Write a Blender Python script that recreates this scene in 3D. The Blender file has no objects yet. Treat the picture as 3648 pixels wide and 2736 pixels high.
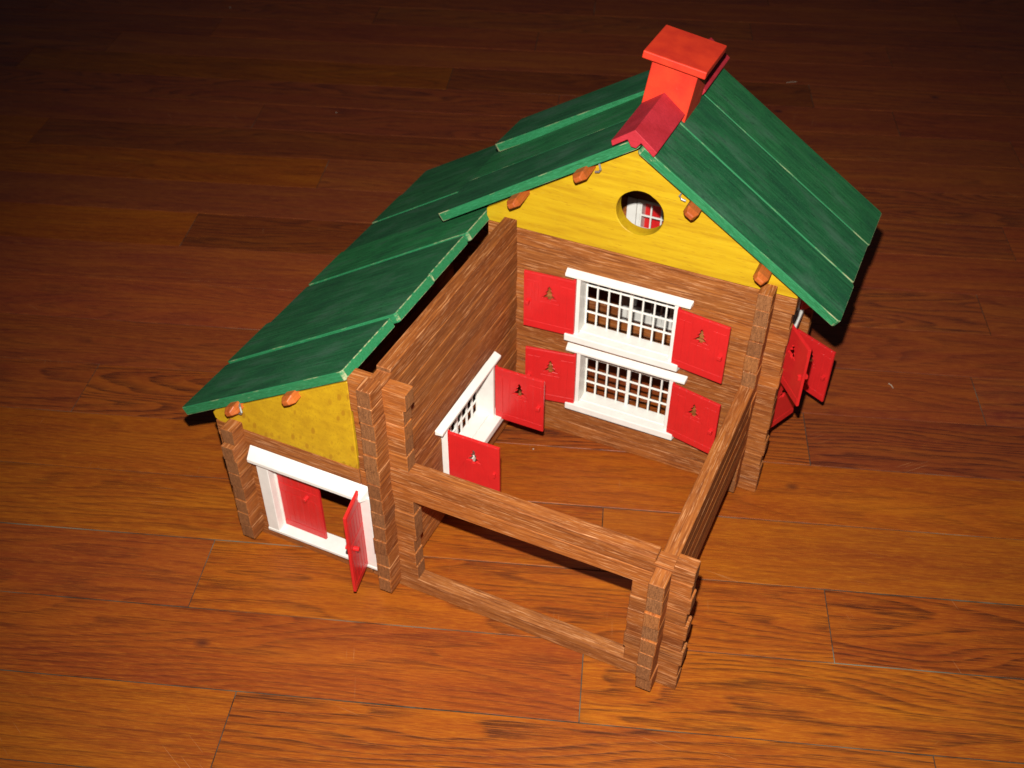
import bpy, bmesh, math, random
from mathutils import Vector, Matrix
from mathutils.geometry import tessellate_polygon

random.seed(7)
S = 0.01                       # everything below is laid out in centimetres
sc = bpy.context.scene
COL = sc.collection

# ------------------------------------------------------------------ camera
CX, CY, CZ = 27.16304, -40.40132, 59.84125
RX = Vector((0.90732396, 0.42042538, 0.00239317))
RD = Vector((0.27825719, -0.59622286, -0.75305461))     # image down
RF = Vector((-0.31517641, 0.68393041, -0.65795367))     # view direction
cam_d = bpy.data.cameras.new('camera')
cam = bpy.data.objects.new('camera', cam_d)
COL.objects.link(cam)
cam_d.sensor_width = 36.0
cam_d.lens = 38.345
cam_d.clip_start = 0.01
cam_d.clip_end = 20.0
M = Matrix.Identity(4)
for i in range(3):
    M[i][0], M[i][1], M[i][2] = RX[i], -RD[i], -RF[i]
M[0][3], M[1][3], M[2][3] = CX * S, CY * S, CZ * S
cam.matrix_world = M
cam_d.dof.use_dof = True
cam_d.dof.focus_distance = 0.585
cam_d.dof.aperture_fstop = 20.0
sc.camera = cam

# ------------------------------------------------------------------ dim room
world = bpy.data.worlds.new('World')
sc.world = world
world.use_nodes = True
wb = world.node_tree.nodes['Background']
wb.inputs[0].default_value = (1.0, 0.92, 1.05, 1)
wb.inputs[1].default_value = 0.024

# ------------------------------------------------------------------ camera flash, 5 cm above the lens
fl_d = bpy.data.lights.new('flash', 'SPOT')
fl = bpy.data.objects.new('flash', fl_d)
COL.objects.link(fl)
fl_d.energy = 45.0
fl_d.color = (1.0, 0.96, 0.90)
fl_d.shadow_soft_size = 0.0045
fl_d.spot_size = math.radians(84)
fl_d.spot_blend = 1.0
fp = Vector((CX, CY, CZ)) - RD * 5.0 - RX * 0.5
fl.location = fp * S
FAIM = Vector((7.5, 12.0, 3.0))
fl.rotation_euler = (FAIM - fp).to_track_quat('-Z', 'Y').to_euler()

sc.view_settings.view_transform = 'Standard'
sc.view_settings.look = 'None'
sc.view_settings.exposure = 0.0
sc.view_settings.gamma = 1.0

# ------------------------------------------------------------------ materials
class NT:
    def __init__(self, name):
        self.m = bpy.data.materials.new(name)
        self.m.use_nodes = True
        self.t = self.m.node_tree
        self.b = self.t.nodes['Principled BSDF']
        self.tc = None
    def n(self, typ, **kw):
        nd = self.t.nodes.new(typ)
        for k, v in kw.items():
            setattr(nd, k, v)
        return nd
    def l(self, a, b):
        self.t.links.new(a, b)
    def put(self, sock, v):
        if isinstance(v, bpy.types.NodeSocket):
            self.l(v, sock)
        else:
            sock.default_value = v
    def math(self, op, a, b=None, clamp=False):
        nd = self.n('ShaderNodeMath', operation=op)
        nd.use_clamp = clamp
        self.put(nd.inputs[0], a)
        if b is not None:
            self.put(nd.inputs[1], b)
        return nd.outputs[0]
    def coords(self, off=True):
        """object coordinates in centimetres, shifted per object"""
        tc = self.n('ShaderNodeTexCoord')
        oi = self.n('ShaderNodeObjectInfo')
        sc_ = self.n('ShaderNodeVectorMath', operation='SCALE')
        self.l(tc.outputs['Object'], sc_.inputs[0])
        sc_.inputs['Scale'].default_value = 100.0
        self.raw = sc_.outputs[0]
        self.rnd = oi.outputs['Random']
        self.oi = oi
        self.tcn = tc
        if not off:
            return self.raw
        r = self.math('MULTIPLY', oi.outputs['Random'], 173.0)
        cb = self.n('ShaderNodeCombineXYZ')
        self.l(r, cb.inputs[0])
        self.l(self.math('MULTIPLY', oi.outputs['Random'], 61.0), cb.inputs[1])
        self.l(self.math('MULTIPLY', oi.outputs['Random'], 97.0), cb.inputs[2])
        ad = self.n('ShaderNodeVectorMath', operation='ADD')
        self.l(sc_.outputs[0], ad.inputs[0])
        self.l(cb.outputs[0], ad.inputs[1])
        return ad.outputs[0]
    def mapv(self, v, s):
        nd = self.n('ShaderNodeVectorMath', operation='MULTIPLY')
        self.l(v, nd.inputs[0])
        nd.inputs[1].default_value = s
        return nd.outputs[0]
    def noise(self, v, s, detail=3.0, rough=0.55, dist=0.0, scale=1.0):
        nd = self.n('ShaderNodeTexNoise')
        self.l(self.mapv(v, s), nd.inputs['Vector'])
        nd.inputs['Scale'].default_value = scale
        nd.inputs['Detail'].default_value = detail
        nd.inputs['Roughness'].default_value = rough
        nd.inputs['Distortion'].default_value = dist
        return nd.outputs['Fac']
    def ramp(self, f, stops):
        nd = self.n('ShaderNodeValToRGB')
        el = nd.color_ramp.elements
        while len(el) < len(stops):
            el.new(0.5)
        for e_, (p, c) in zip(el, stops):
            e_.position = p
            e_.color = (*c, 1) if len(c) == 3 else c
        self.l(f, nd.inputs[0])
        return nd.outputs[0]
    def step(self, f, a, b):
        nd = self.n('ShaderNodeMapRange')
        nd.clamp = True
        self.l(f, nd.inputs[0])
        nd.inputs[1].default_value = a
        nd.inputs[2].default_value = b
        return nd.outputs[0]
    def mix(self, f, a, b, mode='MIX'):
        nd = self.n('ShaderNodeMix', data_type='RGBA', blend_type=mode)
        self.put(nd.inputs[0], f)
        for i, v in ((6, a), (7, b)):
            if isinstance(v, bpy.types.NodeSocket):
                self.l(v, nd.inputs[i])
            else:
                nd.inputs[i].default_value = (*v, 1)
        return nd.outputs[2]
    def bump(self, f, strength, dist):
        nd = self.n('ShaderNodeBump')
        nd.inputs['Strength'].default_value = strength
        nd.inputs['Distance'].default_value = dist * S
        self.l(f, nd.inputs['Height'])
        self.l(nd.outputs[0], self.b.inputs['Normal'])
    def fin(self, col, rough, spec=0.4):
        self.put(self.b.inputs['Base Color'], col if isinstance(col, bpy.types.NodeSocket) else (*col, 1))
        self.put(self.b.inputs['Roughness'], rough)
        self.b.inputs['Specular IOR Level'].default_value = spec
        return self.m

def mat_log():
    k = NT('log_wood')
    v = k.coords()
    big = k.noise(v, (0.10, 0.55, 0.55), 3)
    st = k.noise(v, (0.35, 7.0, 7.0), 4, 0.6)
    dash = k.noise(v, (0.62, 11.0, 11.0), 2, 0.5)
    dash2 = k.noise(v, (1.4, 26.0, 26.0), 2, 0.5)
    patch = k.noise(v, (0.25, 1.2, 1.2), 2)
    base = k.ramp(st, [(0.28, (0.150, 0.041, 0.009)), (0.5, (0.290, 0.091, 0.019)), (0.72, (0.41, 0.144, 0.029))])
    tint = k.ramp(k.rnd, [(0.0, (0.70, 0.60, 0.56)), (0.2, (1.0, 0.93, 0.85)), (0.4, (0.86, 0.88, 0.95)), (0.6, (1.10, 1.0, 0.85)), (0.78, (0.82, 0.78, 0.78)), (0.93, (1.0, 0.95, 0.9)), (0.97, (1.22, 1.06, 0.80))])
    col = k.mix(1.0, base, tint, 'MULTIPLY')
    col = k.mix(k.math('MULTIPLY', k.step(big, 0.56, 0.74), 0.55), col, (0.085, 0.024, 0.010))
    light = k.math('MULTIPLY', k.step(dash, 0.575, 0.655), k.step(patch, 0.28, 0.52))
    light = k.math('MULTIPLY', light, 0.55)
    col = k.mix(light, col, (0.60, 0.29, 0.125))
    l2 = k.math('MULTIPLY', k.step(dash2, 0.62, 0.72), 0.45)
    col = k.mix(l2, col, (0.62, 0.33, 0.16))
    # end grain
    sx = k.n('ShaderNodeSeparateXYZ')
    k.l(k.tcn.outputs['Normal'], sx.inputs[0])
    endf = k.step(k.math('ABSOLUTE', sx.outputs[0]), 0.75, 0.9)
    e1 = k.noise(v, (0.2, 9.0, 2.2), 4, 0.7, 0.6)
    e2 = k.noise(v, (1.0, 19.0, 19.0), 2, 0.7)
    ec = k.ramp(e1, [(0.3, (0.16, 0.064, 0.022)), (0.55, (0.29, 0.122, 0.044)), (0.75, (0.38, 0.172, 0.066))])
    ec = k.mix(k.step(e2, 0.52, 0.66), ec, (0.10, 0.042, 0.020))
    ec = k.mix(0.75, ec, tint, 'MULTIPLY')
    col = k.mix(endf, col, ec)
    h = k.math('ADD', k.math('MULTIPLY', st, 0.6), k.math('MULTIPLY', dash, 0.8))
    k.bump(h, 0.55, 0.05)
    rg = k.math('SUBTRACT', 0.72, k.math('MULTIPLY', light, 0.35))
    return k.fin(col, rg, 0.22)

def mat_green(name, edge):
    k = NT(name)
    v = k.coords()
    st = k.noise(v, (0.22, 6.0, 6.0), 4, 0.6)
    cl = k.noise(v, (0.28, 0.65, 0.65), 3)
    fine = k.noise(v, (2.2, 20.0, 20.0), 3, 0.7)
    spk = k.noise(v, (9.0, 12.0, 12.0), 2, 0.8)
    if edge:
        base = k.ramp(st, [(0.3, (0.010, 0.125, 0.040)), (0.7, (0.022, 0.20, 0.072))])  # flash light on the side faces painted in as brighter green
        base = k.mix(k.step(fine, 0.48, 0.68), base, (0.035, 0.25, 0.105))
        wear = k.noise(v, (0.9, 1.8, 1.8), 4, 0.7)
        sx = k.n('ShaderNodeSeparateXYZ')
        k.l(k.raw, sx.inputs[0])
        tip = k.math('MULTIPLY', k.step(k.math('ABSOLUTE', sx.outputs[0]), 6.9, 7.8), k.step(k.math('ABSOLUTE', sx.outputs[1]), 2.2, 2.5))
        wr_ = k.math('ADD', wear, k.math('MULTIPLY', tip, 0.12))
        col = k.mix(k.math('MULTIPLY', k.step(wr_, 0.68, 0.78), 0.6), base, (0.52, 0.50, 0.26))
        k.bump(st, 0.3, 0.03)
        return k.fin(col, 0.6, 0.4)
    base = k.ramp(st, [(0.28, (0.008, 0.070, 0.024)), (0.5, (0.014, 0.116, 0.040)), (0.74, (0.024, 0.170, 0.058))])
    tint = k.ramp(k.rnd, [(0.0, (0.72, 0.76, 0.80)), (0.4, (1.0, 1.0, 0.95)), (0.7, (1.25, 1.12, 1.0)), (1.0, (1.0, 1.35, 1.1))])
    col = k.mix(1.0, base, tint, 'MULTIPLY')
    col = k.mix(k.math('MULTIPLY', k.step(cl, 0.50, 0.72), 0.5), col, (0.070, 0.140, 0.096))
    col = k.mix(k.math('MULTIPLY', k.step(cl, 0.50, 0.28), 0.5), col, (0.007, 0.044, 0.025))
    col = k.mix(k.math('MULTIPLY', k.step(fine, 0.60, 0.75), 0.45), col, (0.03, 0.24, 0.095))
    col = k.mix(k.math('MULTIPLY', k.step(spk, 0.58, 0.74), 0.45), col, (0.10, 0.25, 0.12))
    spd = k.noise(v, (1.8, 5.0, 5.0), 3, 0.8)
    col = k.mix(k.math('MULTIPLY', k.step(spd, 0.57, 0.68), 0.6), col, (0.008, 0.030, 0.018))
    k.bump(k.math('ADD', st, k.math('MULTIPLY', fine, 0.5)), 0.4, 0.025)
    return k.fin(col, 0.62, 0.35)

def mat_yellow(flecked):
    k = NT('yellow_stain_flecked' if flecked else 'yellow_stain')
    v = k.coords()
    if flecked:
        st = k.noise(v, (1.1, 1.5, 1.6), 4, 0.7)
        col = k.ramp(st, [(0.3, (0.45, 0.245, 0.008)), (0.7, (0.60, 0.360, 0.010))])
        tilt = k.n('ShaderNodeMapping')
        k.l(v, tilt.inputs[0])
        tilt.inputs['Rotation'].default_value = (0, math.radians(-13), 0)
        vo = k.n('ShaderNodeTexVoronoi')
        k.l(k.mapv(tilt.outputs[0], (2.1, 0.8, 1.05)), vo.inputs['Vector'])
        vo.inputs['Scale'].default_value = 1.0
        sel = k.n('ShaderNodeSeparateColor')
        k.l(vo.outputs['Color'], sel.inputs[0])
        spot = k.math('MULTIPLY', k.step(vo.outputs['Distance'], 0.36, 0.24), k.step(sel.outputs[0], 0.45, 0.55))
        col = k.mix(k.math('MULTIPLY', spot, 0.65), col, (0.36, 0.150, 0.008))
        vo2 = k.n('ShaderNodeTexVoronoi')
        k.l(k.mapv(tilt.outputs[0], (5.5, 1.0, 3.4)), vo2.inputs['Vector'])
        vo2.inputs['Scale'].default_value = 1.0
        spot2 = k.step(vo2.outputs['Distance'], 0.34, 0.18)
        col = k.mix(k.math('MULTIPLY', spot2, 0.34), col, (0.36, 0.185, 0.008))
        k.bump(st, 0.15, 0.02)
    else:
        st = k.noise(v, (0.18, 2.0, 2.4), 4, 0.6, 0.4)
        col = k.ramp(st, [(0.3, (0.44, 0.245, 0.006)), (0.5, (0.53, 0.325, 0.007)), (0.7, (0.59, 0.385, 0.010))])
        fl_ = k.noise(v, (1.3, 9.0, 11.0), 2, 0.5)
        col = k.mix(k.math('MULTIPLY', k.step(fl_, 0.62, 0.72), 0.55), col, (0.34, 0.145, 0.008))
        fl2 = k.noise(v, (2.2, 16.0, 16.0), 2, 0.5)
        col = k.mix(k.math('MULTIPLY', k.step(fl2, 0.60, 0.75), 0.3), col, (0.62, 0.46, 0.05))
        k.bump(st, 0.15, 0.02)
    return k.fin(col, 0.5, 0.4)

def mat_plastic(name, c, rough, grooves=False, sss=0.0):
    k = NT(name)
    v = k.coords()
    n = k.noise(v, (1.2, 1.2, 1.2), 4)
    f = k.noise(v, (14, 14, 14), 2, 0.7)
    a = tuple(x * 0.9 for x in c)
    col = k.ramp(n, [(0.3, a), (0.7, c)])
    if grooves:
        sx = k.n('ShaderNodeSeparateXYZ')
        k.l(k.raw, sx.inputs[0])
        w = k.math('ABSOLUTE', k.math('SINE', k.math('MULTIPLY', sx.outputs[0], 5.2)))
        g = k.step(w, 0.0, 0.10)
        k.bump(k.math('ADD', g, k.math('MULTIPLY', f, 0.12)), 0.45, 0.02)
    else:
        k.bump(f, 0.12, 0.02)
    return k.fin(col, rough, 0.5)

def mat_paint(name, c, c2, rough, grain=0.0):
    k = NT(name)
    v = k.coords()
    n = k.noise(v, (0.8, 0.8, 0.8), 4)
    f = k.noise(v, (7, 9, 9), 3, 0.7)
    col = k.ramp(n, [(0.3, c2), (0.65, c)])
    sp = k.noise(v, (3.5, 3.5, 3.5), 4, 0.8)
    col = k.mix(k.math('MULTIPLY', k.step(sp, 0.64, 0.74), 0.30), col, tuple(min(1, x * 1.1 + 0.07) for x in c))
    if grain:
        g = k.noise(v, (0.3, 8, 8), 3)
        col = k.mix(k.math('MULTIPLY', k.step(g, 0.45, 0.7), grain), col, tuple(x * 0.55 for x in c2))
    k.bump(f, 0.35, 0.03)
    return k.fin(col, rough, 0.45)

def mat_floor():
    k = NT('oak_board')
    v = k.coords()
    al = k.oi.outputs['Alpha']                    # strength of the open dark grain on this board
    # cathedral figure: warped rings
    warp = k.noise(v, (0.020, 0.14, 1.0), 2, 0.5)
    warp2 = k.noise(v, (0.10, 0.6, 1.0), 2, 0.5)
    sx = k.n('ShaderNodeSeparateXYZ')
    k.l(v, sx.inputs[0])
    ph = k.math('ADD', k.math('MULTIPLY', sx.outputs[1], 1.15), k.math('MULTIPLY', warp, k.math('ADD', k.math('MULTIPLY', k.rnd, 24.0), 6.0)))
    ph = k.math('ADD', ph, k.math('MULTIPLY', warp2, 1.6))
    fr = k.math('FRACT', ph)
    ring = k.math('MULTIPLY', k.step(fr, 0.30, 0.86), k.step(fr, 1.0, 0.90))
    pores = k.noise(v, (0.34, 11.0, 1.0), 4, 0.64)
    fine = k.noise(v, (1.1, 15.0, 1.0), 4, 0.68)
    broad = k.noise(v, (0.07, 0.55, 1.0), 4, 0.6)
    base = k.ramp(broad, [(0.28, (0.225, 0.046, 0.0065)), (0.5, (0.286, 0.068, 0.006)), (0.72, (0.352, 0.098, 0.006))])
    col = k.mix(k.math('MULTIPLY', k.step(pores, 0.44, 0.70), 0.50), base, (0.155, 0.028, 0.006))
    col = k.mix(k.math('MULTIPLY', k.step(fine, 0.50, 0.68), 0.42), col, (0.47, 0.160, 0.011))
    col = k.mix(k.math('MULTIPLY', k.step(fine, 0.46, 0.32), 0.42), col, (0.14, 0.022, 0.006))
    dark = k.math('MULTIPLY', ring, k.step(pores, 0.36, 0.58))
    dark = k.math('MULTIPLY', dark, k.math('MULTIPLY', al, 0.95))
    col = k.mix(k.math('MULTIPLY', dark, 0.95, True), col, (0.040, 0.011, 0.005))
    # small knots and marks
    vo = k.n('ShaderNodeTexVoronoi')
    k.l(k.mapv(v, (0.10, 0.16, 1.0)), vo.inputs['Vector'])
    vo.inputs['Scale'].default_value = 1.0
    sel = k.n('ShaderNodeSeparateColor')
    k.l(vo.outputs['Color'], sel.inputs[0])
    kn = k.math('MULTIPLY', k.step(vo.outputs['Distance'], 0.075, 0.03), k.step(sel.outputs[1], 0.62, 0.68))
    col = k.mix(k.math('MULTIPLY', kn, 0.8), col, (0.045, 0.014, 0.008))
    col = k.mix(1.0, col, k.oi.outputs['Color'], 'MULTIPLY')
    # scratches
    tc2 = k.n('ShaderNodeMapping')
    k.l(v, tc2.inputs[0])
    rv = k.n('ShaderNodeCombineXYZ')
    k.l(k.math('MULTIPLY', k.rnd, 40.0), rv.inputs[2])
    k.l(rv.outputs[0], tc2.inputs['Rotation'])
    scn = k.noise(tc2.outputs[0], (0.22, 16.0, 1.0), 1, 0.4)
    scm = k.noise(v, (0.16, 0.25, 1.0), 2)
    scr = k.math('MULTIPLY', k.step(scn, 0.73, 0.76), k.step(scm, 0.56, 0.64))
    col = k.mix(k.math('MULTIPLY', scr, 0.35), col, (0.55, 0.30, 0.13))
    k.bump(k.math('SUBTRACT', k.math('MULTIPLY', fine, 0.3), dark), 0.35, 0.03)
    sm = k.noise(v, (0.12, 0.2, 1.0), 4, 0.65)
    rg = k.math('ADD', 0.30, k.math('MULTIPLY', sm, 0.25))
    return k.fin(col, rg, 0.28)

def mat_gap():
    k = NT('joint_dust')
    v = k.coords(False)
    n = k.noise(v, (0.5, 0.5, 0.5), 4, 0.7)
    f = k.noise(v, (0.09, 0.14, 1), 3, 0.6)
    dark = k.ramp(n, [(0.35, (0.030, 0.017, 0.010)), (0.62, (0.075, 0.062, 0.045))])
    col = k.mix(k.step(f, 0.52, 0.66), dark, (0.17, 0.175, 0.125))
    return k.fin(col, 0.9, 0.1)

def mat_simple(name, c, rough, metal=0.0):
    k = NT(name)
    v = k.coords()
    n = k.noise(v, (4, 4, 4), 3)
    col = k.ramp(n, [(0.3, tuple(x * 0.8 for x in c)), (0.7, c)])
    k.b.inputs['Metallic'].default_value = metal
    return k.fin(col, rough)

LOG = mat_log()
GREEN = mat_green('green_stain', False)
GREDGE = mat_green('green_stain_lit_worn_edge', True)
def mat_arris():
    k = NT('bare_wood_arris')
    v = k.coords()
    a = k.noise(v, (0.45, 2.0, 2.0), 4, 0.7)
    sx = k.n('ShaderNodeSeparateXYZ')
    k.l(k.raw, sx.inputs[0])
    tip = k.step(k.math('ABSOLUTE', sx.outputs[0]), 7.1, 7.5)
    f = k.step(k.math('ADD', a, k.math('MULTIPLY', tip, 0.13)), 0.54, 0.72)
    col = k.mix(k.math('MULTIPLY', f, 0.8), (0.020, 0.175, 0.064), (0.40, 0.38, 0.20))
    return k.fin(col, 0.7, 0.3)
ARRIS = mat_arris()
YEL = mat_yellow(False)
YELF = mat_yellow(True)
WHITE = mat_plastic('white_plastic', (0.80, 0.78, 0.72), 0.42)
RED = mat_plastic('red_plastic', (0.60, 0.017, 0.017), 0.36, True)
CHIM = mat_paint('orange_red_paint', (0.74, 0.044, 0.012), (0.58, 0.026, 0.010), 0.6)
CRIM = mat_paint('crimson_paint', (0.50, 0.026, 0.042), (0.38, 0.015, 0.024), 0.6, 0.3)
PURL = mat_paint('purlin_orange_stain', (0.50, 0.120, 0.018), (0.36, 0.070, 0.012), 0.5, 0.4)
FLOOR = mat_floor()
GAP = mat_gap()
WIRE = mat_simple('grey_wire', (0.42, 0.42, 0.40), 0.4, 0.7)
CRUMB = mat_simple('pale_crumb', (0.55, 0.50, 0.38), 0.8)

# ------------------------------------------------------------------ mesh helpers
def link_mesh(name, me, mats, parent=None, bevel=0.0, seg=1, loc=(0, 0, 0), rot=None, mat4=None):
    o = bpy.data.objects.new(name, me)
    COL.objects.link(o)
    if not me.materials:
        for m in (mats if isinstance(mats, (list, tuple)) else [mats]):
            me.materials.append(m)
    if parent is not None:
        o.parent = parent
    if mat4 is not None:
        o.matrix_local = mat4
    else:
        o.location = Vector(loc) * S
        if rot:
            o.rotation_euler = rot
    if bevel:
        b = o.modifiers.new('bevel', 'BEVEL')
        b.width = bevel * S
        b.segments = seg
        b.limit_method = 'ANGLE'
        b.angle_limit = math.radians(25)
        if seg > 1:
            b.harden_normals = False
    return o

class MB:
    """collects shapes (centimetres) and makes one mesh"""
    def __init__(self):
        self.v, self.f, self.mi = [], [], []
    def add(self, vs, fs, mi=0):
        b = len(self.v)
        self.v += [Vector(p) for p in vs]
        self.f += [tuple(b + i for i in q) for q in fs]
        self.mi += [mi] * len(fs)
        return self
    def box(self, x0, x1, y0, y1, z0, z1, mi=0):
        vs = [(x, y, z) for z in (z0, z1) for y in (y0, y1) for x in (x0, x1)]
        return self.add(vs, [(0, 2, 3, 1), (4, 5, 7, 6), (0, 1, 5, 4), (2, 6, 7, 3), (0, 4, 6, 2), (1, 3, 7, 5)], mi)
    def hexa(self, c8, mi=0):
        return self.add(c8, [(0, 2, 3, 1), (4, 5, 7, 6), (0, 1, 5, 4), (2, 6, 7, 3), (0, 4, 6, 2), (1, 3, 7, 5)], mi)
    def prism(self, loops, d0, d1, axis='y', mi=0):
        """closed 2D loops (first outer, rest holes) in the plane across 'axis', from d0 to d1"""
        def P(p, d):
            a, b = p
            return {'y': (a, d, b), 'x': (d, a, b), 'z': (a, b, d)}[axis]
        flat = [p for lp in loops for p in lp]
        tris = tessellate_polygon([[Vector((p[0], p[1], 0)) for p in lp] for lp in loops])
        n = len(flat)
        vs = [P(p, d0) for p in flat] + [P(p, d1) for p in flat]
        fs = [t for t in tris] + [tuple(i + n for i in reversed(t)) for t in tris]
        base = 0
        for lp in loops:
            m = len(lp)
            for i in range(m):
                a, b = base + i, base + (i + 1) % m
                fs.append((a, b, b + n, a + n))
            base += m
        return self.add(vs, fs, mi)
    def tube(self, pts, r, seg=6, mi=0):
        rings = []
        pts = [Vector(p) for p in pts]
        for i, p in enumerate(pts):
            d = (pts[min(i + 1, len(pts) - 1)] - pts[max(i - 1, 0)]).normalized()
            a = d.orthogonal().normalized()
            b = d.cross(a)
            rings.append([p + (a * math.cos(2 * math.pi * j / seg) + b * math.sin(2 * math.pi * j / seg)) * r for j in range(seg)])
        vs = [q for rg in rings for q in rg]
        fs = []
        for i in range(len(rings) - 1):
            for j in range(seg):
                k = (j + 1) % seg
                fs.append((i * seg + j, i * seg + k, (i + 1) * seg + k, (i + 1) * seg + j))
        fs.append(tuple(reversed(range(seg))))
        fs.append(tuple((len(rings) - 1) * seg + j for j in range(seg)))
        return self.add(vs, fs, mi)
    def mesh(self, name, merge=False):
        me = bpy.data.meshes.new(name)
        me.from_pydata([v * S for v in self.v], [], self.f)
        me.polygons.foreach_set('material_index', self.mi)
        bm = bmesh.new()
        bm.from_mesh(me)
        bmesh.ops.recalc_face_normals(bm, faces=bm.faces)
        bm.to_mesh(me)
        bm.free()
        me.update()
        return me

# ------------------------------------------------------------------ the floor
TH = math.radians(19.03)
UD = Vector((math.cos(TH), math.sin(TH), 0))      # along the boards
DD = Vector((-math.sin(TH), math.cos(TH), 0))     # across the boards
PITCH, D0 = 6.0, -9.95
floor = link_mesh('floor', MB().box(-150, 150, -60, 170, -2.0, -0.07).mesh('floor_bed'), GAP)
floor.rotation_euler = (0, 0, TH)
floor['kind'] = 'structure'
floor['label'] = 'worn reddish brown oak strip floor'
joints = {-3: [5, 45], -2: [22.0], -1: [-8.6, 34.3], 0: [13.0, -44], 1: [-13.75, 29.2], 2: [13.8, -40], 3: [-41, 46], 4: [-29.5, 29.5], 5: [44, -50],
          6: [-9, 50], 7: [-60, 4, 47], 8: [-28.6, 33], 9: [-56, 10, 52], 10: [-17.9, 38], 11: [-52.2, 27], 12: [-28.4, 24, 57], 13: [-70, 6, 45],
          14: [-62, -7.7, 36], 15: [-52.7, 18, 60], 16: [-40.8, 2, 47], 17: [-66, -20.4, 30], 18: [-50, 9, 58], 19: [-30, 33], 20: [-60, 0, 48]}
tone = {(-1, 0): ((1.0, 1.0, 1.0), 0.4), (-1, 1): ((0.97, 0.95, 1.0), 0.9), (-1, 2): ((1.0, 1.0, 1.0), 0.5),
        (-2, 0): ((0.90, 0.86, 1.0), 0.4), (-2, 1): ((1.0, 1.0, 1.0), 0.9),
        (0, 0): ((0.80, 0.66, 1.6), 0.6), (0, 1): ((0.92, 0.82, 1.2), 0.55), (0, 2): ((1.06, 1.10, 1.0), 0.8),
        (1, 0): ((0.90, 0.78, 1.4), 0.45), (1, 1): ((1.02, 0.99, 1.0), 0.7), (1, 2): ((0.90, 0.82, 1.0), 0.9),
        (2, 0): ((0.78, 0.62, 1.9), 0.7), (2, 1): ((1.02, 1.0, 1.0), 0.5), (2, 2): ((0.98, 1.0, 1.0), 0.15),
        (3, 0): ((0.80, 0.62, 1.9), 0.7), (3, 1): ((1.03, 0.98, 1.0), 0.35), (3, 2): ((0.84, 0.72, 1.7), 0.3),
        (4, 0): ((0.90, 0.78, 1.6), 0.7), (4, 1): ((0.96, 0.88, 1.4), 1.0), (4, 2): ((0.72, 0.62, 1.6), 0.9),
        (5, 0): ((0.86, 0.70, 1.9), 0.4), (5, 1): ((0.88, 0.76, 1.8), 0.5), (6, 1): ((0.86, 0.72, 2.0), 0.4),
        (8, 0): ((1.04, 0.92, 1.0), 0.3), (8, 1): ((0.70, 0.62, 1.4), 0.7), (10, 0): ((1.0, 0.90, 1.0), 0.4),
        (11, 0): ((1.0, 0.92, 1.0), 0.3), (11, 1): ((0.74, 0.66, 1.6), 0.6), (14, 1): ((0.95, 0.9, 1.0), 0.5), (14, 2): ((0.74, 0.66, 1.6), 0.7)}
rf = random.Random(3)
for r in range(-6, 22):
    cuts = [-120.0] + sorted(joints.get(r, [rf.uniform(-40, -20), rf.uniform(10, 40)])) + [120.0]
    d0 = D0 + PITCH * r
    for i in range(len(cuts) - 1):
        a, b = cuts[i], cuts[i + 1]
        g = 0.032
        gy = rf.choice((0.03, 0.04, 0.05, 0.06)) if r in (-1, 0, 1, 2) else 0.03
        hw = PITCH / 2 - gy
        hl = (b - a) / 2 - g
        top = -0.004 + rf.uniform(-0.02, 0.0)
        # long edges wander a little, in four spans
        vs, fs = [], []
        N = 8
        for j in range(N + 1):
            x = -hl + 2 * hl * j / N
            for y in (-hw + rf.uniform(-0.02, 0.02), hw + rf.uniform(-0.02, 0.02)):
                vs += [(x, y, -0.2), (x, y, 0.0)]
        for j in range(N):
            k, q = 4 * j, 4 * j + 4
            fs += [(k + 1, k + 3, q + 3, q + 1), (k, q, q + 2, k + 2), (k, k + 1, q + 1, q), (k + 2, q + 2, q + 3, k + 3)]
        fs += [(0, 2, 3, 1), (4 * N, 4 * N + 1, 4 * N + 3, 4 * N + 2)]
        o = link_mesh('floor_board', MB().add(vs, fs).mesh('floor_board'), FLOOR, floor, 0.014, 1,
                      ((a + b) / 2, d0 + PITCH / 2, top))
        t, gr = tone.get((r, i), (None, None))
        if t is None:
            q = rf.uniform(0.82, 1.02)
            t, gr = (q, q * rf.uniform(0.80, 0.96), 2.2), rf.uniform(0.25, 0.85)
        o.color = (*t, gr)

# ------------------------------------------------------------------ the toy house
H, E, WM, WW, L = 1.287952, 1.82, 18.363, 11.156, 18.742
D = 11.16                       # depth of the main house
YB = L + D                      # back wall
HW = 0.5                        # half a log's width
house = bpy.data.objects.new('toy_log_house', None)
COL.objects.link(house)
house.empty_display_size = 0.05
house['label'] = 'wooden toy log house with green plank roof, red shutters and a fenced courtyard'
house['category'] = 'toy house'

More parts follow.
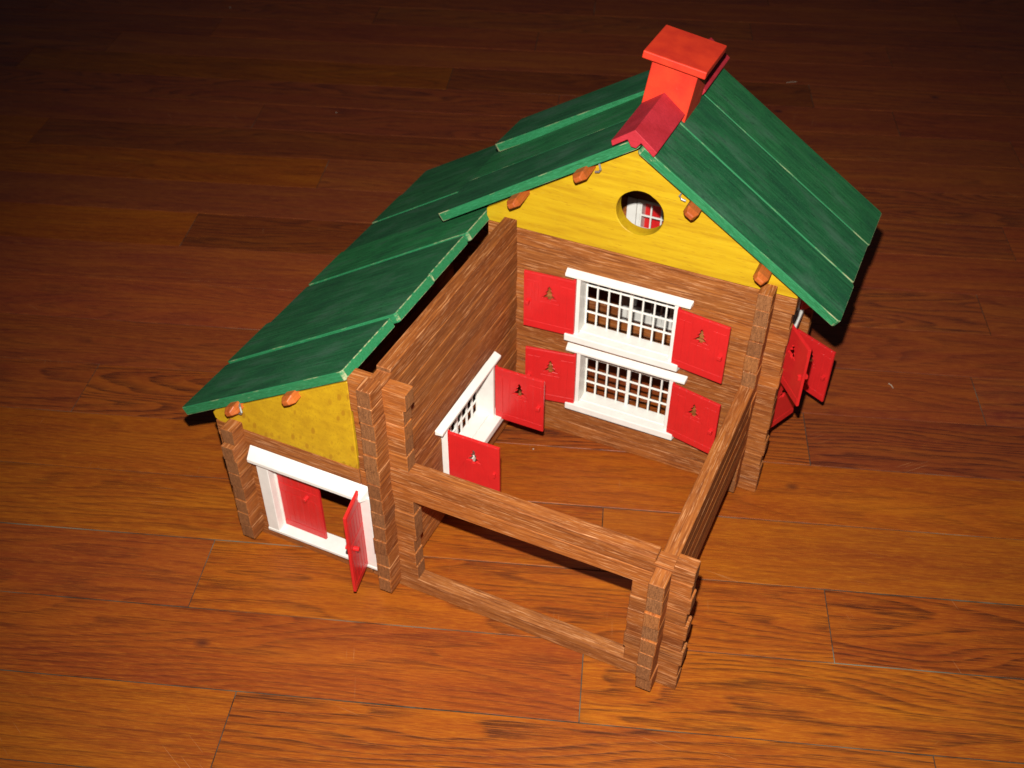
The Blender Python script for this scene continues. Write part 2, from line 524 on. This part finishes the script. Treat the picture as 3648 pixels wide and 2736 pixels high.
rl = random.Random(11)
def log(axis, a, b, c, z, notch=(), hz=None):
    """a square log from a to b along its axis, centred on c across, standing on z; notch = cut positions in its top"""
    short = b - a < 5
    jit = 0.10 if short else 0.07
    a += rl.uniform(-jit, jit)
    b += rl.uniform(-jit, jit)
    hz = hz or H
    m = (a + b) / 2
    lo, hi = a - m, b - m
    bot, top = 0.006 + rl.uniform(0, 0.008), hz - 0.006 - rl.uniform(0, 0.012)
    wd = HW + rl.uniform(-0.025, 0.02)
    pts = [(lo, bot), (hi, bot), (hi, top)]
    for p in sorted(notch, reverse=True):
        p -= m
        pts += [(p + HW + 0.05, top), (p + HW + 0.05, top - 0.25 * H), (p - HW - 0.05, top - 0.25 * H), (p - HW - 0.05, top)]
    pts.append((lo, top))
    me = MB().prism([pts], -wd, wd).mesh('log')
    cj = rl.uniform(-0.045, 0.045) if short else rl.uniform(-0.025, 0.025)
    loc = (m, c + cj, z) if axis == 'x' else (c + cj, m, z)
    rz = (rl.uniform(-0.018, 0.018) if short else rl.uniform(-0.0015, 0.0015)) + (math.pi / 2 if axis == 'y' else 0)
    return link_mesh('log', me, LOG, house, 0.045, 1, loc, (0, 0, rz))
def lx(k, a, b, c, **kw): return log('x', a, b, c, k * H, **kw)
def ly(j, a, b, c, **kw): return log('y', a, b, c, (j + 0.5) * H, **kw)

UPC, LOC_ = 9.0, 9.3            # centres of the two front windows
CUT = 3.74
# wall between courtyard and main house, y = L
for k in range(14):
    if 3 <= k <= 6:
        lx(k, -E, LOC_ - CUT, L); lx(k, LOC_ + CUT, WM + E, L)
    elif 8 <= k <= 11:
        lx(k, -E, UPC - CUT, L); lx(k, UPC + CUT, WM + E, L)
    else:
        lx(k, -E, WM + E, L)
# back wall
BKC = 9.3
for k in range(14):
    if 3 <= k <= 6 or 8 <= k <= 11:
        lx(k, -E, BKC - CUT, YB); lx(k, BKC + CUT, WM + E, YB)
    else:
        lx(k, -E, WM + E, YB)
for k in range(8):
    lx(k, -WW - E, -E - 0.1, YB)
# front of the wing and the courtyard rails, y = 0
lx(0, -WW - E, -E - 0.1, 0)
for k in range(1, 7):
    lx(k, -WW - E, -10.06, 0)
lx(7, -WW - E, -E - 0.1, 0)
lx(0, -E, WM + E, 0)
for k in range(1, 7):
    lx(k, -E, E + rl.uniform(-0.1, 0.1), 0)
    lx(k, WM - E, WM + E, 0)
lx(7, -E, WM + E, 0)
lx(8, -E, WM + E, 0, notch=[WM])
for k in range(9, 14):
    lx(k, -E, E + rl.uniform(-0.12, 0.1), 0)
# left wall of the wing
for j in range(8):
    ly(j, -E + (0.32 if j == 7 else 0), YB + E, -WW)
# long wall with the courtyard window, x = 0
BWC = 9.8
for j in range(14):
    n = [0.0] if j == 13 else []
    if 3 <= j <= 6:
        ly(j, -E, BWC - CUT, 0); ly(j, BWC + CUT, L + E, 0)
    else:
        ly(j, -E, L + E, 0, notch=n)
# right courtyard fence, x = WM
for j in range(3):
    ly(j, -E, E, WM)
for j in (3, 4, 5):
    ly(j, -E, L - E - 0.06, WM)
ly(6, -E, L - E - 0.06, WM)
ly(7, -E, L - E - 0.06, WM)
# right wall of the main house
RWC = 24.1
for j in range(14):
    if 3 <= j <= 6 or 8 <= j <= 11:
        ly(j, L - E, RWC - CUT, WM); ly(j, RWC + CUT, YB + E, WM)
    else:
        ly(j, L - E, YB + E, WM)

# ------------------------------------------------------------------ windows
def tree_loop(cx, cz, s):
    half = [(0, 0.62), (0.20, 0.27), (0.085, 0.29), (0.34, -0.05), (0.15, -0.03), (0.54, -0.44), (0.13, -0.40), (0.13, -0.56)]
    right = [(cx + a * s, cz + b * s) for a, b in half]
    left = [(cx - a * s, cz + b * s) for a, b in reversed(half[1:])]
    return right + left

SW, SH = 3.86, 4.85
def shutter_mesh(side):
    """hinge edge at x = 0, panel towards side * x; outer face at -y"""
    m = MB()
    s = side
    rect = [(0, 0), (s * SW, 0), (s * SW, SH), (0, SH)]
    m.prism([rect, tree_loop(s * SW * 0.5, SH * 0.68, 1.06)], -0.09, 0.09)
    for z0, z1 in ((0.06, 0.60), (SH - 0.62, SH - 0.05)):
        x0, x1 = sorted((s * 0.05, s * (SW - 0.05)))
        m.box(x0, x1, -0.115, -0.088, z0, z1)
        m.box(x0, x1, 0.088, 0.115, z0, z1)
    for i in range(7):
        q = (SW - 0.24) / 7
        x0, x1 = sorted((s * (0.12 + q * i + 0.03), s * (0.12 + q * (i + 1) - 0.03)))
        if i in (2, 3, 4):
            m.box(x0, x1, 0.086, 0.108, 0.66, SH * 0.52)
        else:
            m.box(x0, x1, 0.086, 0.108, 0.66, SH - 0.68)
    x = s * (SW - 0.34)
    z = SH * 0.47
    m.prism([[(x - 0.09, z - 0.2), (x + 0.09, z - 0.2), (x + 0.09, z + 0.2), (x - 0.09, z + 0.2)]], -0.27, -0.08)
    m.box(x - 0.14, x + 0.14, 0.08, 0.42, z - 0.12, z + 0.16)
    # hinge pins
    x0, x1 = sorted((s * 0.02, s * 0.16))
    m.box(x0, x1, -0.07, 0.07, -0.13, 0.0)
    m.box(x0, x1, -0.07, 0.07, SH, SH + 0.13)
    return m.mesh('shutter')
SHUT = {1: shutter_mesh(1), -1: shutter_mesh(-1)}

def grille_mesh():
    m = MB()
    x0, x1, z0, z1 = -3.42, 3.42, 0.66, 5.32
    y0, y1 = 0.84, 1.0
    cols, rows = 8, 4
    for i in range(1, cols):
        x = x0 + (x1 - x0) * i / cols
        w = 0.12 if i == 4 else 0.062
        m.box(x - w, x + w, y0 - (0.06 if i == 4 else 0), y1, z0, z1)
    for i in range(1, rows):
        z = z0 + (z1 - z0) * i / rows
        m.box(x0, x1, y0 + 0.012, y1 - 0.012, z - 0.062, z + 0.062)
    m.box(x0 - 0.02, x0 + 0.10, y0 + 0.02, y1 - 0.02, z0, z1)
    m.box(x1 - 0.10, x1 + 0.02, y0 + 0.02, y1 - 0.02, z0, z1)
    return m.mesh('grille')
def frame_mesh():
    m = MB()
    for s in (-1, 1):
        a, b = sorted((s * 3.43, s * 3.72))
        m.box(a, b, -0.44, 1.06, 0.35, 5.55)
        a, b = sorted((s * 3.73, s * 4.5))
        m.box(a, b, 0.99 + 0.05, 1.14, 0.30, 5.60)       # inner flange against the wall
    m.box(-3.43, 3.43, -0.02, 1.05, 0.36, 0.65)
    m.box(-3.43, 3.43, -0.02, 1.05, 5.30, 5.54)
    return m.mesh('window')
def sill_mesh():
    m = MB()
    lo = [(-4.40, -0.01), (4.40, -0.01), (4.22, -0.76), (-4.38, -0.76)]
    m.add([(x, y, 0.0) for x, y in lo] + [(x, y, 0.60) for x, y in lo],
          [(3, 2, 1, 0), (4, 5, 6, 7), (0, 1, 5, 4), (1, 2, 6, 5), (2, 3, 7, 6), (3, 0, 4, 7)])
    return m.mesh('sill')
def lintel_mesh():
    m = MB()
    pr = [(-0.01, 5.50), (-0.56, 5.50), (-0.56, 5.72), (-0.01, 5.90)]
    vs = [(-4.62 + (0.06 if y < -0.3 else 0), y, z) for y, z in pr] + [(4.62 - (0.06 if y < -0.3 else 0), y, z) for y, z in pr]
    m.add(vs, [(0, 1, 2, 3), (7, 6, 5, 4), (0, 4, 5, 1), (1, 5, 6, 2), (2, 6, 7, 3), (3, 7, 4, 0)])
    return m.mesh('lintel')
FR, GRI, SIL, LIN = frame_mesh(), grille_mesh(), sill_mesh(), lintel_mesh()

def window(origin, rz, left, right, label=None, deep=1.0):
    """origin: wall plane, window centre, sill bottom; rz turns the outside (-y); left/right: shutter opening in degrees (0 = shut)"""
    w = link_mesh('window', FR, WHITE, house, 0.03, 1, origin, (0, 0, rz))
    if label:
        w['label'] = label
    link_mesh('grille', GRI, WHITE, w, 0.02)
    sl = link_mesh('sill', SIL, WHITE, w, 0.06, 2)
    sl.scale.y = deep
    link_mesh('lintel', LIN, WHITE, w, 0.04, 2)
    for s, ang in ((1, left), (-1, right)):
        # hinge on the left jamb for s = 1; opening swings the panel outwards
        x = -s * 3.72
        link_mesh('shutter', SHUT[s], RED, w, 0.025, 1, (x, -0.40 - 0.10, 0.42), (0, 0, -s * math.radians(ang)))
    return w

window((UPC, L - HW, 9.95), 0, 176, 172)
window((LOC_, L - HW, 3.36), 0, 171, 168)
window((HW, BWC, 3.88), math.pi / 2, 90, 90, None, 1.32)
window((WM + HW + 0.12, RWC - 0.3, 10.0), math.pi / 2, 142, 150)
window((WM + HW, RWC, 3.40), math.pi / 2, 24, 63)
window((BKC, YB + HW, 9.95), math.pi, 0, 0)
window((BKC, YB + HW, 3.40), math.pi, 120, 100)

# ------------------------------------------------------------------ the double door of the wing
def door_mesh(side, w=3.42, h=7.25):
    m = MB()
    s = side
    def bx(x0, x1, *r):
        a, b = sorted((s * x0, s * x1))
        m.box(a, b, *r)
    bx(0, w, -0.10, 0.10, 0, h)
    for y0, y1 in ((-0.125, -0.098), (0.098, 0.125)):
        bx(0.08, w - 0.08, y0, y1, 0.10, 0.62)
        bx(0.08, w - 0.08, y0, y1, h - 0.75, h - 0.12)
        bx(0.08, w - 0.08, y0, y1, h * 0.50, h * 0.60)
        for i in range(7):
            q = (w - 0.24) / 7
            for z0, z1 in ((0.68, h * 0.49), (h * 0.61, h - 0.82)):
                bx(0.12 + q * i + 0.03, 0.12 + q * (i + 1) - 0.03, y0 * 0.96, y1 * 0.96, z0, z1)
    n = 12
    cx, cz = s * (w - 1.05 if s > 0 else w - 0.55), h * 0.53
    ring = [(cx + 0.17 * math.cos(2 * math.pi * i / n), cz + 0.17 * math.sin(2 * math.pi * i / n)) for i in range(n)]
    m.prism([ring], -0.50, -0.09)
    m.prism([ring], 0.09, 0.42)
    return m.mesh('door')
df = MB()
for a, b in ((-4.42, -3.52), (3.52, 4.42)):
    df.box(a, b, -0.30, 0.52, 0.0, 6.96)
    a2, b2 = (-3.53, -3.40) if a < 0 else (3.40, 3.53)
    df.box(a2, b2, 0.30, 1.0, 0.02, 7.7)
df.box(-4.46, 4.46, -0.34, 1.02, -0.16, 0.10)
df.box(-3.52, 3.52, 0.0, 1.0, 7.45, 7.74)
DC = -5.60
doorf = link_mesh('door_frame', df.mesh('door_frame'), WHITE, house, 0.035, 1, (DC, -HW, 1.22))
lt = MB()
pr = [(-0.01, 6.70), (-0.62, 6.70), (-0.62, 6.98), (-0.01, 7.82)]
lt.add([(-4.80, y, z) for y, z in pr] + [(4.12 + (0.30 if y > -0.3 else -0.2), y, z) for y, z in pr],
       [(0, 1, 2, 3), (7, 6, 5, 4), (0, 4, 5, 1), (1, 5, 6, 2), (2, 6, 7, 3), (3, 7, 4, 0)])
link_mesh('lintel', lt.mesh('lintel'), WHITE, doorf, 0.04, 2)
dl = link_mesh('door', door_mesh(1), RED, doorf, 0.025, 1, (-3.48, 0.52, 0.16), (0, 0, math.radians(-1)))
dl['label'] = 'closed left door leaf'
dr = link_mesh('door', door_mesh(-1), RED, doorf, 0.025, 1, (3.40, 0.62, 0.16), (0, 0, math.radians(102)))
dr['label'] = 'right door leaf swung open'

# ------------------------------------------------------------------ gables
def arc(cx, cz, r, n=40):
    return [(cx + r * math.cos(2 * math.pi * i / n), cz + r * math.sin(2 * math.pi * i / n)) for i in range(n)]
RXC, RZ, RS = 9.05, 26.2, 0.66         # ridge of the gable boards
def gz(x): return RZ - RS * abs(x - RXC)
gable = [(-1.86, 14 * H + 0.01), (20.22, 14 * H + 0.01), (20.22, gz(20.22) - 0.15), (RXC + 0.25, RZ - 0.16), (RXC - 0.25, RZ - 0.16), (-1.86, gz(-1.86))]
GX = 9.2
for y0, y1, zz in ((L - HW - 0.01, L + HW, 0), (YB - HW, YB + HW, 0)):
    cen = Vector((GX, (y0 + y1) / 2, 20.0))
    m = MB().prism([[(x - GX, z - 20.0) for x, z in gable], arc(9.24 - GX, 1.50, 1.64)], y0 - cen.y, y1 - cen.y)
    link_mesh('gable_board', m.mesh('gable_board'), YEL, house, 0.05, 1, cen)
half = [(-12.55, 8 * H + 0.01), (-1.92, 8 * H + 0.01), (-1.92, 17.66), (-12.8, 11.16), (-13.0, 10.95), (-12.92, 10.55)]
for yc in (0.0, YB):
    m = MB().prism([[(x + 7, z - 13) for x, z in half]], -HW - 0.012, HW - 0.05)
    link_mesh('gable_board', m.mesh('half_gable'), YELF, house, 0.05, 1, (-7, yc, 13))

# ------------------------------------------------------------------ purlins
def purlin(x, z, y0, y1, tilt, w=0.98, hh=0.95):
    m = MB()
    ln = (y1 - y0) / 2
    def sec(px, f, g):
        a, b = w / 2 * f, hh / 2 * g
        return [(px, -a, -b), (px, a, -b), (px, a, b), (px, -a, b)]
    st = sec(-ln, 0.62, 0.5) + sec(-ln + 0.42, 1, 1) + sec(ln - 0.42, 1, 1) + sec(ln, 0.62, 0.5)
    fs = [(0, 1, 2, 3), (15, 14, 13, 12)]
    for k in range(3):
        for i in range(4):
            j = (i + 1) % 4
            fs.append((4 * k + i, 4 * k + 4 + i, 4 * k + 4 + j, 4 * k + j))
    m.add(st, fs)
    mt = Matrix.Translation(Vector((x, (y0 + y1) / 2, z)) * S) @ Matrix.Rotation(math.pi / 2, 4, 'Z') @ Matrix.Rotation(tilt, 4, 'X')
    link_mesh('purlin', m.mesh('purlin'), PURL, house, 0.07, 2, mat4=mt)
for px_, pz_, py_, t_ in ((5.55, 24.15, 16.25, -33), (0.95, 21.02, 16.20, -33), (13.00, 23.46, 16.25, 33), (17.95, 20.06, 16.20, 33)):
    purlin(px_, pz_, py_, 31.6, math.radians(t_), 0.86, 0.62)
purlin(-10.72, 12.48, -1.55, 31.5, math.radians(-30), 0.86, 0.62)
purlin(-5.98, 15.18, -1.50, 31.5, math.radians(-30), 0.86, 0.62)
def clip(x, z, y, s):
    m = MB().tube([(-0.05 * s, 0.25, 0.42), (0.28 * s, -0.12, 0.40), (0.42 * s, -0.22, 0.10), (0.30 * s, -0.16, -0.12), (0.02 * s, -0.10, -0.22)], 0.075, 6)
    link_mesh('wire_clip', m.mesh('wire_clip'), WIRE, house, 0, 1, (x, y, z))
clip(6.15, 24.3, 17.9, 1)
clip(12.3, 23.7, 17.95, -1)
clip(-10.5, 12.35, -0.75, 1)

# ------------------------------------------------------------------ roof planks
rp = random.Random(5)
def plank(p_top0, p_top1, p_low0, p_low1, th, bevel=0.055):
    """corners of the upper face: ridge end front/back, eave end front/back; th = thickness downwards along the normal"""
    a, b, c, d = (Vector(p) for p in (p_low0, p_top0, p_low1, p_top1))
    o = (a + b + c + d) / 4
    X = ((b + d) - (a + c)).normalized()
    Y0 = ((c + d) - (a + b))
    Z = X.cross(Y0).normalized()
    if Z.z < 0:
        Z = -Z
    Y = Z.cross(X)
    B = Matrix((X, Y, Z)).transposed()
    Bi = B.inverted()
    loc = [Bi @ (q - o) for q in (a, b, c, d)]
    m = MB()
    cyc = [loc[0], loc[1], loc[3], loc[2]]           # round the outline
    out, facet = [], []
    for i, q in enumerate(cyc):
        p_, n_ = cyc[i - 1], cyc[(i + 1) % 4]
        c1, c2 = rp.uniform(0.08, 0.19), rp.uniform(0.08, 0.19)
        out.append(q + (p_ - q).normalized() * c1)
        out.append(q + (n_ - q).normalized() * c2)
    n8 = 8
    vs = [(q.x, q.y, -th) for q in out] + [(q.x, q.y, 0.0) for q in out]
    m.add(vs, [tuple(reversed(range(8)))], 0)
    m.f += [tuple(range(8, 16))]
    m.mi += [0]
    for i in range(8):
        j = (i + 1) % 8
        m.f.append((i, j, j + 8, i + 8))
        m.mi.append(2 if i % 2 == 0 else 1)
    me = m.mesh('roof_plank')
    mt = B.to_4x4() @ Matrix.Rotation(rp.uniform(-0.008, 0.008), 4, 'X')
    mt.translation = o * S
    ob = link_mesh('roof_plank', me, [GREEN, GREDGE, ARRIS], house, bevel, 2, mat4=mt)
    ob.modifiers['bevel'].material = 2
    return ob
rp = random.Random(5)
# right slope, three planks
def zr(x): return 26.35 + 0.80 - 0.66 * (x - 9.05)
yr_top = [17.15, 22.05, 26.8, 31.3]
yr_low = [17.25, 21.75, 26.7, 31.35]
for i in range(3):
    g = 0.03
    ex = (23.22, 23.12, 23.2)[i]
    zo = rp.uniform(-0.03, 0.03)
    plank((9.35, yr_top[i] + g, zr(9.35) + zo), (9.35, yr_top[i + 1] - g, zr(9.35) + zo),
          (ex, yr_low[i] + g, zr(ex) + zo), (ex, yr_low[i + 1] - g, zr(ex) + zo), 0.62)
# left slope of the main house, three planks; the rear one rides up on its neighbour
def zl(x): return 26.65 + 0.76 - 0.652 * (9.05 - x)
yl_top = [17.3, 22.0, 26.7]
yl_low = [17.45, 22.45, 27.3]
for i in range(2):
    ex = (-5.45, -5.5)[i]
    zo = (0, -0.02)[i]
    plank((8.75, yl_top[i] + 0.03, zl(8.75) + zo), (8.75, yl_top[i + 1] - 0.03, zl(8.75) + zo),
          (ex, yl_low[i] + 0.03, zl(ex) + zo), (ex, yl_low[i + 1] - 0.03, zl(ex) + zo), 0.66)
plank((8.75, 26.3, zl(8.75) + 0.18), (8.75, 31.1, zl(8.75) + 0.18), (-5.35, 26.75, zl(-5.35) + 0.85), (-5.1, 31.1, zl(-5.1) + 0.85), 0.66)
# the long lower roof over the wing, seven planks
def zw(x): return 18.58 + 0.598 * (x + 1.9)
wl = [-0.62, 4.5, 9.5, 14.55, 19.5, 24.3, 29.15, 33.8]
wr = [-0.62, 5.25, 10.1, 15.3, 20.4, 25.2, 29.9, 34.2]
for i in range(7):
    xl = -15.55 + rp.uniform(-0.12, 0.12)
    xr = -2.12 + (-0.06, 0.22, 0.0, 0.16, -0.05, 0, 0)[i]
    zo = (0.0, 0.13, 0.03, 0.14, 0.0, 0.06, 0.0)[i]
    plank((xr, wr[i] + 0.03, zw(xr) + zo), (xr, wr[i + 1] - 0.03, zw(xr) + zo),
          (xl, wl[i] + 0.03, zw(xl) + zo), (xl, wl[i + 1] - 0.03, zw(xl) + zo), 0.66)

# ------------------------------------------------------------------ ridge caps and chimney
def ridge_cap(y0, y1, dx=0.0, dz=0.0):
    t = 0.42
    prof = [(0, 0.95), (-1.50, -0.12), (-1.40, -0.48), (-0.42, 0.18), (-0.42, 0.16), (-0.34, -0.16), (0, -0.42), (0.34, -0.16), (0.42, 0.16), (1.40, -0.52), (1.52, -0.16)]
    prof = [(0, 0.95), (-1.50, -0.10), (-1.40, -0.46), (-0.44, 0.20), (-0.20, -0.22), (0.16, -0.26), (0.44, 0.14), (1.30, -0.62), (1.52, -0.26)]
    ln = (y1 - y0) / 2
    m = MB().prism([[(x, z) for x, z in prof]], -ln, ln)
    mt = Matrix.Translation(Vector((8.90 + dx, (y0 + y1) / 2, 27.15 + dz)) * S)
    link_mesh('ridge_cap', m.mesh('ridge_cap'), CRIM, house, 0.06, 2, mat4=mt)
ridge_cap(16.85, 22.35)
ridge_cap(25.75, 31.4, 0.30, 0.16)
m = MB()
# body with a saddle cut that straddles the ridge
sad = [(-1.55, -0.95), (-0.02, 0.12), (1.55, -1.0), (1.55, 2.72), (-1.55, 2.72)]
m.prism([sad], -1.65, 1.65)
ch_mt = Matrix.Translation(Vector((9.02, 24.0, 27.35)) * S) @ Matrix.Rotation(math.radians(9.0), 4, 'Y')
chim = link_mesh('chimney', m.mesh('chimney'), CHIM, house, 0.07, 2, mat4=ch_mt)
link_mesh('chimney_cap', MB().box(-2.12, 2.12, -2.25, 2.15, 2.73, 3.25).mesh('chimney_cap'), CHIM, chim, 0.08, 2)

# ------------------------------------------------------------------ crumbs on the floor
def crumb(x, y, r, label, squash=0.6):
    bm = bmesh.new()
    bmesh.ops.create_icosphere(bm, subdivisions=2, radius=r * S)
    rr = random.Random(int(x * 100 + y))
    for v in bm.verts:
        v.co *= rr.uniform(0.8, 1.15)
        v.co.z *= squash
    me = bpy.data.meshes.new('crumb')
    bm.to_mesh(me)
    bm.free()
    o = link_mesh('crumb', me, CRUMB, None, 0, 1, (x, y, r * squash * 0.8))
    o['label'] = label
    o['category'] = 'crumb'
    return o
crumb(3.26, 15.48, 0.055, 'tiny white crumb on the floorboards inside the log courtyard', 0.7)

def splinter(x, y, ln, ang, label):
    m = MB().tube([(-ln / 2, 0, 0), (0, 0.05, 0.02), (ln / 2, 0, 0.0)], 0.028, 5)
    o = link_mesh('splinter', m.mesh('splinter'), CRUMB, None, 0, 1, (x, y, 0.05), (0, 0, math.radians(ang)))
    o['label'] = label
    o['category'] = 'splinter'
splinter(5.9, 87.0, 1.35, 37, 'thin pale splinter on the dark floor behind the house, right of the chimney')
splinter(27.2, 34.9, 0.65, -45, 'short thin splinter on the floor right of the open side shutters')
crumb(-69.7, 76.76, 0.085, 'pale crumb far back on the dark floor near the top edge', 0.7)
crumb(-40.22, 56.7, 0.06, 'small pale crumb on the dark floor behind the left roof slope', 0.7)
